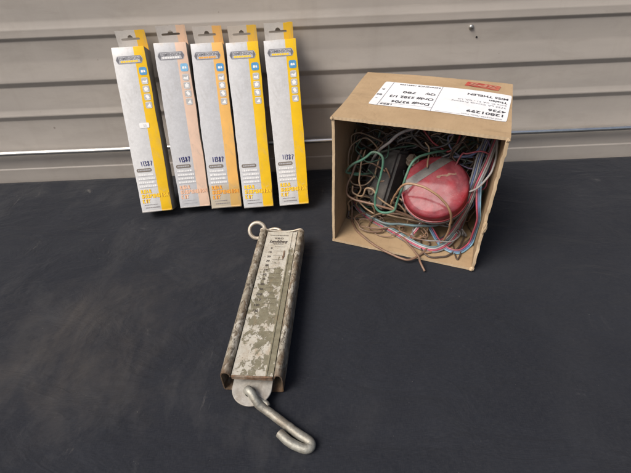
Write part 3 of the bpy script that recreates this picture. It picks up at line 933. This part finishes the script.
for nm, mt, bold, rows_ in (
        ('number_print', M_lprint, .022, (('12801299', 3.5, 73.5, 11.0, 47), ('4736', 3.5, 60.5, 10.0, 23))),
        ('recipient_print', M_lprint, .022, (('Thelen', 4, 28.5, 8.6, 25), ('MISS THELEN', 3.5, 15.0, 9.6, 56))),
        ('order_print', M_lprint, .022, (('Doc# 93704', 103, 71.5, 12.0, 54), ('Ord# 2382 1/3', 101, 52.5, 12.0, 64), ('Qty', 102, 33.5, 11.0, 15), ('780', 130, 33.5, 11.0, 20))),
        ('reference_print', M_lprint, .012, (('REFERENCE 12891299', 100, 5.5, 6.0, 62),)),
        ('corner_print', M_lprint, .012, (('1899', 152, 86.0, 7.0, 17),)),
        ('margin_print', M_lprint, .012, (('R', 179, 30, 8.5, 5), ('85', 177.5, 52, 8.5, 8), ('-', 180, 68, 7, 3))),
        ('address_print', M_lgrey, 0, (('3725 LA Canada Freeway', 4, 47.5, 6.2, 74), ('Suite C, CA 91 - CA, US', 4, 39.0, 6.2, 66))),
        ('carrier_print', M_lgrey, 0, (('SHIP MASTER Mode: Truck', 6, 87.5, 5.2, 52),))):
    bm = bmesh.new()
    for s, X, Y, sz, wd in rows_:
        lettering(bm, s, LP(X / 1000, Y / 1000), sz / 1000, wd / 1000, 'LEFT', bold)
    on_top(bm, .00095); obj(nm, bm, mt, lab, recalc=False)
bm = bmesh.new()
for X in (98.0, 173.5):
    q = [LP(X / 1000, 0) @ Vector((0, LHt * k / 20, 0)) for k in range(21)]; d = LX * .00035
    for a, bq in zip(q, q[1:]):
        bm.faces.new([bm.verts.new(z) for z in (a - d, a + d, bq + d, bq - d)])
for X0_, X1_, Y_ in ((98, 173, 84.5), (58, 92, 92)):
    q = [LP((X0_ + (X1_ - X0_) * k / 20) / 1000, Y_ / 1000) @ Vector((0, 0, 0)) for k in range(21)]; d = LY * .00022
    for a, bq in zip(q, q[1:]):
        bm.faces.new([bm.verts.new(z) for z in (a - d, bq - d, bq + d, a + d)])
on_top(bm, .00095); obj('label_rules', bm, M_lgrey, lab, recalc=False)
# red stamp by the back edge
M_red = plain('red_stamp_ink', (.36, .05, .035), .6, 0, .3, 90, .1, dirt=(.45, .22, .13))
RA = R(180 - 11)
RM = frame((.2115, .1700, BH), (cos(RA), sin(RA), 0), (-sin(RA), cos(RA), 0), (0, 0, 1))
b3 = sheet(.050, .020, RM, .0005, .001)
stp = obj('red_stamp', b3, M_red, cbox, smooth=True, label='red printed block with three pale letters')
bm = bmesh.new()
lettering(bm, 'SPS', RM @ Matrix.Translation((.025, .0036, 0)), .0175, .040, 'CENTER', .03)
for v in bm.verts: pass
on_top(bm, .00085)
M_stampl = plain('pale_stamp_letters', (.40, .19, .13), .6, 0, .2, 120, 0)
obj('stamp_letters', bm, M_stampl, stp, recalc=False)

# ------------------------------------------------------------------ lamps in the box
def BP(p): return BM @ (Vector(p) / 1000)
def lens_material():
    m, nt, b = new_mat('dusty_red_lens')
    v = objco(nt)
    sp = node(nt, 'ShaderNodeSeparateXYZ', {0: v})
    red = ramp(nt, nz(nt, v, 60, 4), [(.3, (.22, .003, .012)), (.7, (.38, .006, .016))])
    dust = ramp(nt, nz(nt, v, 34, 10, .75, .5), [(.34, .03), (.72, .52)])
    onface = ramp(nt, math_(nt, 'MULTIPLY', sp.outputs['Z'], 40), [(.80, .10), (.94, 1)])
    c = mix(nt, math_(nt, 'MULTIPLY', dust, onface), red, (.42, .19, .225))
    spk = nz(nt, v, 320, 3, .7)
    c = mix(nt, ramp(nt, spk, [(.60, 0), (.70, .2)]), c, (.50, .32, .30))
    dk = nz(nt, v, 26, 4, .6, .5)
    c = mix(nt, ramp(nt, dk, [(.52, 0), (.70, .65)]), c, (.10, .012, .022))
    nt.links.new(c, b.inputs['Base Color'])
    nt.links.new(ramp(nt, nz(nt, v, 50, 5, .6), [(.35, .50), (.65, .85)]), b.inputs['Roughness'])
    b.inputs['Coat Weight'].default_value = .22; b.inputs['Coat Roughness'].default_value = .10; b.inputs['Transmission Weight'].default_value = .25; b.inputs['Subsurface Weight'].default_value = .0; b.inputs['Specular IOR Level'].default_value = .3
    wrn = nz(nt, objco(nt, (60, 16, 60), (0, 0, R(20))), 1.0, 5, .6, 1.5)
    bump(nt, b, math_(nt, 'ADD', wrn, nz(nt, v, 90, 3)), .38, .002)
    return m
M_house = plain('dusty_black_plastic', (.035, .035, .037), .5, 0, .3, 60, .3, dirt=(.13, .12, .11))
M_house2 = plain('grey_black_metal', (.055, .054, .055), .45, .2, .3, 45, .35, dirt=(.17, .155, .14))
M_band = plain('grimy_clear_window', (.085, .075, .072), .42, 0, .3, 70, .3, dirt=(.16, .14, .12), coat=.15)
M_stud = plain('rusty_stud', (.30, .25, .20), .5, .5, .25, 150, .3, dirt=(.15, .10, .07))

nl = Vector((-.10, -.66, .745)).normalized()
yl = Vector((.53, 0, .85)); yl = (yl - nl * yl.dot(nl)).normalized(); xl = yl.cross(nl)
ctr = Vector((148.0, 46, 107.5)) / 1000 - nl * .018
LMt = BM @ frame(ctr, xl, yl, nl)
lamp = thing('tail_light', 'round red trailer light with dusty lens and grey band across it, inside the box', 'tail light', LMt)
LPf = [(0, .0250), (.018, .0249), (.036, .0244), (.0440, .0236), (.0472, .0220), (.0487, .0190), (.0495, .0130), (.0500, .0060), (.0515, .0058), (.0515, .0020), (0, .0020)]
bm = bmesh.new(); lathe(bm, LPf, 72); o = obj('lens', bm, lens_material(), lamp); smooth_angle(o, 55)
bm = bmesh.new(); lathe(bm, [(0, .0018), (.0525, .0018), (.0530, .0), (.0525, -.004), (.050, -.008), (.048, -.026), (.044, -.030), (0, -.030)], 60)
o = obj('housing', bm, M_house, lamp); smooth_angle(o, 40)
def lens_h(r):
    for (r0, z0), (r1, z1) in zip(LPf, LPf[1:]):
        if r0 <= r <= r1: return z0 + (z1 - z0) * (r - r0) / max(1e-9, r1 - r0)
    return LPf[7][1]
bm = bmesh.new(); g = []
for j in range(49):
    tt = -1 + 2 * j / 48
    row = []
    for i in range(7):
        x = -.0325 + .0135 * i / 6
        ym = math.sqrt(max(0, .0495 ** 2 - x * x)); y = ym * tt
        row.append(bm.verts.new((x, y, lens_h(math.hypot(x, y)) + .0005)))
    g.append(row)
for j in range(48):
    for i in range(6): bm.faces.new((g[j][i], g[j][i + 1], g[j + 1][i + 1], g[j + 1][i]))
obj('clear_band', bm, M_band, lamp, smooth=True)
# scraps of dry brown tape by the band
bm = bmesh.new(); pts = [(-.010 + .012 * k / 8 + .001 * sin(k * 2), .010 + .026 * k / 8, .0262 - .0010 * (k / 8) ** 2) for k in range(9)]
g = [[bm.verts.new(Vector(p) + Vector((s * (.0011 + .0009 * sin(k * 1.7)), -s * .001, .0004 * sin(k * 3 + s) - .0006))) for s in (-1, -.3, .4, 1)] for k, p in enumerate(pts)]
for A, B in zip(g, g[1:]):
    for i in range(3): bm.faces.new((A[i], A[i + 1], B[i + 1], B[i]))
M_tape = plain('dry_tan_grime', (.27, .15, .11), .7, 0, .3, 150, .3)
obj('grime_scrap', bm, M_tape, lamp, smooth=True)
# mounting stud and nut at the side
bm = bmesh.new()
bmesh.ops.create_cone(bm, segments=16, radius1=.0045, radius2=.0045, depth=.030, cap_ends=True)
b6 = [(.0085 * cos(R(60 * k)), .0085 * sin(R(60 * k))) for k in range(6)]; prism(bm, b6, .004, .011)
bmesh.ops.create_circle(bm, segments=24, radius=.0105, cap_ends=True, matrix=Matrix.Translation((0, 0, .0035)))
stud = obj('mounting_stud', bm, M_stud, lamp)
sz_ = Vector((-.35, .1, .93)).normalized(); sx_ = Vector((0, 1, 0)).cross(sz_).normalized()
stud.matrix_local = frame((-.0590, -.004, .004), sx_, sz_.cross(sx_), sz_)
smooth_angle(stud, 35)

e1 = Vector((14, 35, 91)).normalized(); e2 = Vector((-49, 23, -7)); e2 = (e2 - e1 * e2.dot(e1)).normalized(); e3 = e1.cross(e2)
if e3.y < 0: e3 = -e3
org = Vector((79, 61, 95)) / 1000
HM = BM @ frame(org, e2, e1, e2.cross(e1))
sg = 1 if (e2.cross(e1)).dot(e3) > 0 else -1
lamp2 = thing('tail_light', 'black lamp housing with one flat side, left of the red light inside the box', 'tail light', HM)
half = .050
dout = [(0, -half), (0, half)] + [(.006 + .048 * sin(pi * k / 16), half * cos(pi * k / 16)) for k in range(17)]
bm = bmesh.new(); prism(bm, [(x, y) for x, y in dout], 0, sg * .034)
bmesh.ops.remove_doubles(bm, verts=bm.verts, dist=1e-5)
bmesh.ops.bevel(bm, geom=[e for e in bm.edges if len(e.link_faces) == 2 and e.calc_face_angle(0) > .8], offset=.0045, segments=4, affect='EDGES')
o = obj('housing', bm, M_house2, lamp2); smooth_angle(o, 35)
bm = bmesh.new(); prism(bm, [(.004 + (x - .004) * .94 if x > .001 else .002, y * .95) for x, y in dout], sg * .0342, sg * .050)
bmesh.ops.remove_doubles(bm, verts=bm.verts, dist=1e-5)
o = obj('lens', bm, plain('dark_red_lens', (.05, .012, .014), .3, 0, .2, 60, .2), lamp2); smooth_angle(o, 35)
bm = bmesh.new(); lathe(bm, [(0, .009), (.003, .009), (.003, .004), (.0075, .004), (.0075, .0), (.0, .0)], 6)
sd = obj('mounting_stud', bm, M_stud, lamp2); sd.matrix_local = frame((.030, -.026, -sg * .0002), (1, 0, 0), (0, -sg, 0), (0, 0, -sg))

# wire runs in millimetres: across the box, into the box, above its bottom
WIRES = [
    ('green', 'thick green wire looping over the black lamp and up to the red lens', 2.0, [(30.8, 60.0, 101.9), (14.1, 48.0, 107.5), (9.5, 40.0, 114.7), (22.9, 38.0, 130.6), (41.8, 40.0, 143.8), (50.7, 42.0, 153.4), (63.5, 40.0, 151.1), (68.2, 38.0, 141.0), (66.7, 36.0, 117.4), (63.4, 34.0, 98.3), (61.6, 32.0, 75.6), (64.2, 30.0, 62.0), (75.0, 30.0, 54.9), (92.8, 28.0, 63.4), (96.5, 28.0, 79.3), (101.8, 26.0, 104.9), (105.2, 28.0, 126.4), (109.7, 36.0, 145.1), (118.4, 46.0, 153.0), (131.8, 62.0, 153.6), (147.4, 80.0, 151.1), (164.7, 110.0, 140.7)]),
    ('dkgreen', 'dark green wire running across the top of the black lamp', 1.7, [(6.7, 90.0, 84.4), (21.6, 78.0, 120.1), (41.2, 78.0, 130.5), (61.7, 82.0, 137.0), (84.9, 95.0, 141.1), (111.4, 105.0, 142.0), (137.1, 100.0, 141.4), (162.4, 95.0, 137.6), (175.5, 100.0, 152.3), (193.8, 112.0, 157.5)]),
    ('green', 'short green wire hanging near the left wall of the carton', 1.5, [(10.5, 46.0, 109.8), (23.1, 52.0, 103.1), (36.0, 66.0, 99.5), (50.0, 92.0, 89.3), (70.2, 110.0, 84.8)]),
    ('ltgrey', 'pale grey cable rising from the black lamp to the box roof', 2.2, [(26.4, 105.0, 71.9), (37.5, 90.0, 107.3), (56.1, 60.0, 147.8), (74.4, 48.0, 170.8), (87.1, 48.0, 185.0), (105.0, 58.0, 191.1), (121.1, 70.0, 193.3), (137.4, 100.0, 179.4)]),
    ('brown', 'brown wire looping beside the left wall of the box', 1.9, [(26.5, 70.0, 139.2), (19.7, 50.0, 112.8), (12.6, 40.0, 87.9), (12.1, 38.0, 73.6), (25.7, 34.0, 68.1), (45.0, 32.0, 67.2), (66.2, 31.0, 66.2), (89.1, 34.0, 61.6), (104.9, 40.0, 54.4), (126.1, 44.0, 44.6)]),
    ('tan', 'thin tan wire hanging down left of the black lamp', 1.4, [(31.8, 75.0, 137.6), (29.5, 60.0, 123.0), (30.5, 46.0, 99.2), (34.5, 44.0, 81.7), (27.7, 46.0, 63.5), (40.9, 44.0, 49.5), (59.4, 40.0, 42.1)]),
    ('tan', 'tan wire bent in a small curl under the black lamp', 1.5, [(19.7, 48.0, 84.1), (21.2, 44.0, 73.3), (37.7, 40.0, 73.3), (43.7, 40.0, 87.9), (55.6, 38.0, 89.5), (64.9, 36.0, 79.4), (82.0, 36.0, 67.7), (93.7, 36.0, 62.5)]),
    ('ltbrown', 'light brown wire arching over the front of the red lens', 1.8, [(86.0, 40.0, 65.9), (92.6, 26.0, 91.5), (99.7, 16.0, 112.7), (108.8, 10.0, 126.6), (121.3, 8.0, 130.2), (136.3, 6.0, 129.1), (149.6, 5.0, 123.9), (163.2, 5.0, 114.2), (176.8, 6.0, 97.1), (181.0, 14.0, 72.5), (179.7, 28.0, 41.3), (172.6, 36.8, 9.0), (161.1, 15.8, 7.0), (148.1, 8.8, 7.0)]),
    ('teal', 'grey blue wire running under the red lens', 2.2, [(41.6, 57.5, 26.0), (74.2, 47.7, 22.0), (101.3, 46.5, 26.0), (129.6, 48.9, 28.0), (153.6, 54.2, 30.0), (174.5, 67.8, 34.0), (189.3, 83.1, 40.0), (198.9, 101.3, 50.0), (205.6, 125.4, 62.0)]),
    ('brown', 'brown wire wrapped round the underside of the red lens', 1.8, [(70.5, 52.4, 34.0), (93.2, 61.2, 36.0), (115.6, 61.5, 36.0), (139.3, 56.2, 38.0), (163.7, 62.9, 40.0), (180.1, 75.7, 46.0), (191.0, 89.6, 56.0), (196.6, 106.4, 68.0), (196.7, 124.7, 84.0)]),
    ('tan', 'tan wire hugging the lower rim of the red lens', 1.5, [(53.2, 46.4, 30.0), (66.6, 54.1, 34.0), (87.0, 54.9, 34.0), (113.8, 54.9, 34.0), (141.8, 54.1, 34.0), (164.8, 59.0, 36.0), (182.8, 72.2, 42.0), (195.0, 88.0, 52.0), (200.4, 107.8, 64.0), (199.5, 119.4, 80.0)]),
    ('brown', 'brown wire lying in a wide loop on the bottom of the box', 1.9, [(6.9, 77.1, 60.0), (9.6, 79.4, 30.0), (16.2, 60.8, 7.0), (29.6, 36.0, 7.0), (52.0, 16.4, 7.0), (74.7, 2.2, 7.0), (99.7, -9.1, 7.0), (121.4, -15.3, 7.0), (131.9, -14.2, 7.0), (143.6, -1.3, 7.0), (151.8, 14.0, 8.0), (156.2, 35.3, 9.0)]),
    ('brown', 'brown wire end poking out over the front edge of the box', 1.7, [(109.1, 31.9, 12.0), (127.3, 15.1, 11.0), (143.6, -3.8, 10.0), (151.4, -18.2, 8.0), (159.7, -27.7, 3.0)]),
    ('dkbrown', 'dark wire curling across the front of the box bottom', 1.4, [(153.4, 72.4, 12.0), (143.1, 55.7, 9.0), (140.9, 34.9, 8.0), (146.2, 14.7, 8.0), (159.9, 4.0, 7.0), (181.3, 9.6, 7.0), (189.9, 19.3, 7.0), (202.7, 44.3, 8.0), (206.1, 69.9, 10.0)]),
    ('dkbrown', 'thin dark wire bent like a hook near the right front corner', 1.2, [(182.9, 74.8, 30.0), (188.3, 64.0, 10.0), (194.4, 32.3, 7.0), (201.9, 12.1, 6.0), (205.1, 23.2, 7.0), (206.0, 42.8, 8.0), (215.6, 65.0, 12.0)]),
    ('ltbrown', 'short curved brown wire under the middle of the lens', 1.8, [(136.5, 59.4, 30.0), (146.6, 60.9, 20.0), (144.6, 48.3, 12.0), (131.4, 36.5, 10.0), (113.4, 36.0, 10.0)]),
    ('tan', 'tan wire tip standing up above the red lens', 1.3, [(121.9, 70.0, 166.0), (128.6, 66.0, 160.7), (131.2, 62.0, 146.6), (131.2, 60.0, 130.2)]),
    ('red', 'red wire hanging in a loop above the red lens', 1.5, [(108.2, 110.0, 172.9), (115.2, 104.0, 168.3), (127.2, 98.0, 157.1), (142.9, 92.0, 150.4), (155.7, 88.0, 147.6), (163.0, 92.0, 153.4), (166.8, 98.0, 160.1), (167.9, 110.0, 172.7)]),
    ('grey', 'grey white wire crossing the red loop above the lens', 1.4, [(174.7, 112.0, 174.3), (173.5, 102.0, 164.5), (162.8, 90.0, 147.7), (146.5, 84.0, 137.6), (131.9, 82.0, 132.4)]),
    ('red', 'short red wire under the roof at the right', 1.5, [(181.2, 110.0, 171.2), (174.9, 106.0, 164.1), (166.5, 96.0, 147.8), (151.2, 88.0, 138.5), (134.9, 84.0, 130.2)]),
    ('tan', 'straight tan wire standing upright at the right back', 1.6, [(192.2, 120.0, 166.6), (196.9, 115.0, 146.5), (199.0, 112.0, 124.3)]),
    ('blue', 'light blue wire branching left behind the red lens', 2.0, [(205.1, 88.0, 178.2), (203.5, 84.0, 172.1), (197.5, 82.0, 159.5), (186.5, 84.0, 147.0), (168.7, 88.0, 140.4), (153.4, 96.0, 137.3)]),
    ('ltgrey', 'whitish wire bowing along the right wall of the box', 1.5, [(218.3, 70.0, 182.3), (220.4, 62.0, 174.4), (221.0, 46.0, 157.1), (216.8, 38.0, 142.7), (207.2, 36.0, 125.7), (198.4, 40.0, 113.1)]),
    ('dkbrown', 'thin dark wire drooping on the bottom at the right', 1.0, [(203.7, 118.4, 50.0), (203.1, 116.6, 20.0), (209.9, 102.6, 8.0), (218.2, 83.6, 7.0), (216.5, 66.3, 7.0)]),
]
RIBBONS = [
    ('flat four strand trailer cable, blue grey and pink, crossing the box bottom', ['teal', 'ltgrey', 'pink', 'grey'], 1.45, [(8.4, 94.5, 50.0), (12.0, 86.9, 30.0), (22.9, 83.3, 14.0), (46.6, 68.2, 10.0), (76.3, 53.6, 9.0), (101.4, 41.7, 9.0), (124.9, 28.8, 9.0), (147.2, 20.1, 9.0), (167.0, 22.1, 9.0), (183.7, 40.0, 12.0), (192.9, 61.1, 18.0), (197.8, 80.5, 28.0), (201.5, 102.1, 44.0), (205.1, 131.7, 62.0)]),
    ('flat three strand cable, blue violet and white, dropping along the right wall', ['ltblue', 'blue', 'pink'], 1.4, [(211.9, 60.0, 147.4), (208.1, 48.0, 130.5), (210.8, 42.0, 109.2), (214.7, 36.0, 91.0), (219.1, 38.0, 68.9), (219.1, 48.0, 36.9), (217.2, 53.2, 9.0), (204.1, 30.5, 8.0), (187.3, 28.7, 8.0), (170.7, 40.2, 9.0), (154.7, 60.2, 16.0), (143.9, 67.4, 26.0)]),
    ('wide flat cable of blue and grey strands coming down from the roof at the right', ['blue', 'ltgrey', 'blue', 'grey'], 1.5, [(207.2, 92.0, 179.8), (203.7, 80.0, 167.7), (201.1, 68.0, 151.0), (200.5, 58.0, 130.0), (198.8, 52.0, 109.3), (192.1, 50.0, 80.4), (180.9, 50.0, 59.0)]),
    ('flat cable with a pink strand beside the right wall', ['grey', 'ltgrey', 'pink', 'dkgrey'], 1.4, [(218.1, 82.0, 181.2), (215.5, 70.0, 171.2), (212.1, 58.0, 153.3), (207.4, 48.0, 133.7), (203.5, 44.0, 113.4), (200.1, 46.0, 86.6), (192.8, 54.0, 49.2), (181.4, 59.0, 12.0), (166.9, 38.9, 9.0)]),
    ('short stub of pink and white cable under the lens', ['pink', 'ltgrey'], 1.4, [(137.6, 59.9, 34.0), (132.2, 50.7, 24.0), (127.0, 43.9, 16.0), (122.2, 33.4, 10.0)]),
]

# ------------------------------------------------------------------ wires
def wire_mat(nm, c, dirt=(.14, .115, .09)): return plain(nm, c, .45, 0, .2, 60, .2, dirt=dirt)
WC = {'green': wire_mat('green_wire', (.075, .21, .145)), 'dkgreen': wire_mat('dark_green_wire', (.03, .085, .06)),
      'ltgrey': wire_mat('pale_grey_wire', (.34, .33, .33), (.20, .17, .15)), 'grey': wire_mat('grey_wire', (.19, .185, .19)), 'dkgrey': wire_mat('dark_grey_wire', (.07, .07, .075)),
      'brown': wire_mat('brown_wire', (.20, .115, .075)), 'ltbrown': wire_mat('light_brown_wire', (.34, .20, .115), (.22, .14, .09)), 'tan': wire_mat('tan_wire', (.33, .225, .14)),
      'dkbrown': wire_mat('dark_brown_wire', (.065, .045, .036), (.12, .09, .07)), 'teal': wire_mat('blue_grey_wire', (.11, .19, .215)), 'blue': wire_mat('blue_wire', (.11, .15, .29)),
      'ltblue': wire_mat('light_blue_wire', (.16, .33, .46)), 'pink': wire_mat('pink_wire', (.42, .075, .12)), 'violet': wire_mat('violet_wire', (.14, .10, .24)), 'red': wire_mat('red_wire', (.36, .035, .055))}
GW = 'tangled wires in the box'
for col, lab_, r, pts in WIRES:
    r *= .97
    bm = bmesh.new()
    q = [BP(p) for p in catmull(pts, 7)]
    q = [p + Vector((noise.noise(p * 70), noise.noise(p * 70 + Vector((9, 0, 0))), noise.noise(p * 70 + Vector((0, 9, 0))) * .5)) * .0012 for p in q]
    for p in q: p.z = max(p.z, r / 1000 + .0002)
    tube(bm, q, r / 1000, 10)
    obj('wire', bm, WC[col], smooth=True, label=lab_, cat='wire', group=GW)

for lab_, cs, r, pts in RIBBONS:
    r *= 1.0
    base = catmull(pts, 7)
    n = len(base)
    root = thing('flat_cable', lab_, 'cable', Matrix.Translation(BP(base[0])), GW)
    Vv = Vector((.05, -.80, .60))
    side = []
    for i in range(n):
        T = (base[min(n - 1, i + 1)] - base[max(0, i - 1)]).normalized()
        tw = .55 * sin(i * .11 + len(lab_))
        s = T.cross(Vv).normalized(); u = T.cross(s).normalized()
        side.append((s * cos(tw) + u * sin(tw)).normalized())
    for k, c in enumerate(cs):
        off = (k - (len(cs) - 1) / 2) * r * 1.9
        q = []
        for i in range(n):
            p = base[i] + side[i] * off
            p.x = min(max(p.x, 4.4 + r), 223.4 - r)
            if p.y > 0: p.z = max(p.z, 4.6 + r)
            q.append(BP(p) - root.location)
        bm = bmesh.new(); tube(bm, q, r / 1000, 8)
        obj('strand', bm, WC[c], root, smooth=True, label={'pink': 'pink strand', 'blue': 'blue strand', 'ltblue': 'light blue strand', 'teal': 'blue grey strand', 'grey': 'grey strand', 'ltgrey': 'pale grey strand', 'dkgrey': 'dark grey strand'}[c])

# the dim heap of wires behind the lamps and along the bottom
rg = random.Random(77)
def filler(u0, u1, v0, v1, w0, w1, n, lab_, cols, rr):
    for _ in range(n):
        cx, cy, cz_ = rg.uniform(u0, u1), rg.uniform(v0, v1), rg.uniform(w0, w1)
        a0 = rg.uniform(0, 6.3); R1, R2 = rg.uniform(18, 48), rg.uniform(12, 40)
        tilt = rg.uniform(-.9, .9); turns = rg.uniform(.5, 1.3); m = int(9 * turns) + 4
        pts = []
        for k in range(m):
            a = a0 + turns * 2 * pi * k / (m - 1)
            x = cx + R1 * cos(a) + rg.uniform(-4, 4); z = cz_ + R2 * sin(a) + rg.uniform(-4, 4)
            y = cy + tilt * R1 * sin(a + 1) * .5 + rg.uniform(-4, 4)
            if w1 <= 30:
                y, z = cy + .7 * R2 * sin(a), cz_ + 5 * sin(a * 1.3 + cx)
            pts.append((min(max(x, 8), 219), min(max(y, v0), 182), min(max(z, 7), 212)))
        r = rg.uniform(*rr)
        c = rg.choice(cols)
        bm = bmesh.new(); tube(bm, [BP(p) for p in catmull(pts, 6)], r / 1000, 7)
        obj('wire', bm, WC[c], smooth=True, label=lab_[c] if isinstance(lab_, dict) else lab_, cat='wire', group=GW)
DARK = {c: f'thin {nm} wire in the dim tangle behind the lamps' for c, nm in (('dkbrown', 'dark brown'), ('dkgrey', 'dark grey'), ('brown', 'brown'), ('dkgreen', 'dark green'), ('grey', 'grey'))}
filler(20, 205, 84, 176, 30, 200, 110, DARK, ['dkbrown', 'dkbrown', 'dkgrey', 'dkgrey', 'brown', 'dkgreen', 'grey'], (1.0, 1.9))
filler(25, 190, 62, 105, 12, 55, 22, {c: f'{nm} wire in the heap on the bottom of the box under the lamps' for c, nm in (('dkbrown', 'dark brown'), ('brown', 'brown'), ('dkgrey', 'dark grey'), ('tan', 'tan'), ('grey', 'grey'))},
       ['dkbrown', 'brown', 'brown', 'dkgrey', 'tan', 'grey'], (1.2, 1.9))
filler(165, 205, 62, 110, 60, 170, 12, {c: f'{nm} wire in the loose coils between the red lens and the right wall' for c, nm in (('blue', 'blue'), ('pink', 'pink'), ('brown', 'brown'), ('grey', 'grey'), ('violet', 'violet'), ('dkbrown', 'dark brown'))},
       ['blue', 'violet', 'brown', 'grey', 'pink', 'dkbrown'], (.9, 1.4))
filler(40, 180, 30, 58, 9, 26, 5, {c: f'thin {nm} wire curled loosely on the bottom near the box opening' for c, nm in (('brown', 'brown'), ('tan', 'tan'), ('dkbrown', 'dark brown'), ('grey', 'grey'), ('ltbrown', 'light brown'))},
       ['brown', 'tan', 'dkbrown', 'grey', 'brown'], (.8, 1.3))
filler(14, 50, 58, 96, 40, 160, 9, {c: f'thin {nm} wire in the coils by the left wall of the box' for c, nm in (('brown', 'brown'), ('tan', 'tan'), ('dkbrown', 'dark brown'), ('dkgreen', 'dark green'))},
       ['brown', 'tan', 'dkbrown', 'dkgreen', 'dkbrown'], (.9, 1.4))
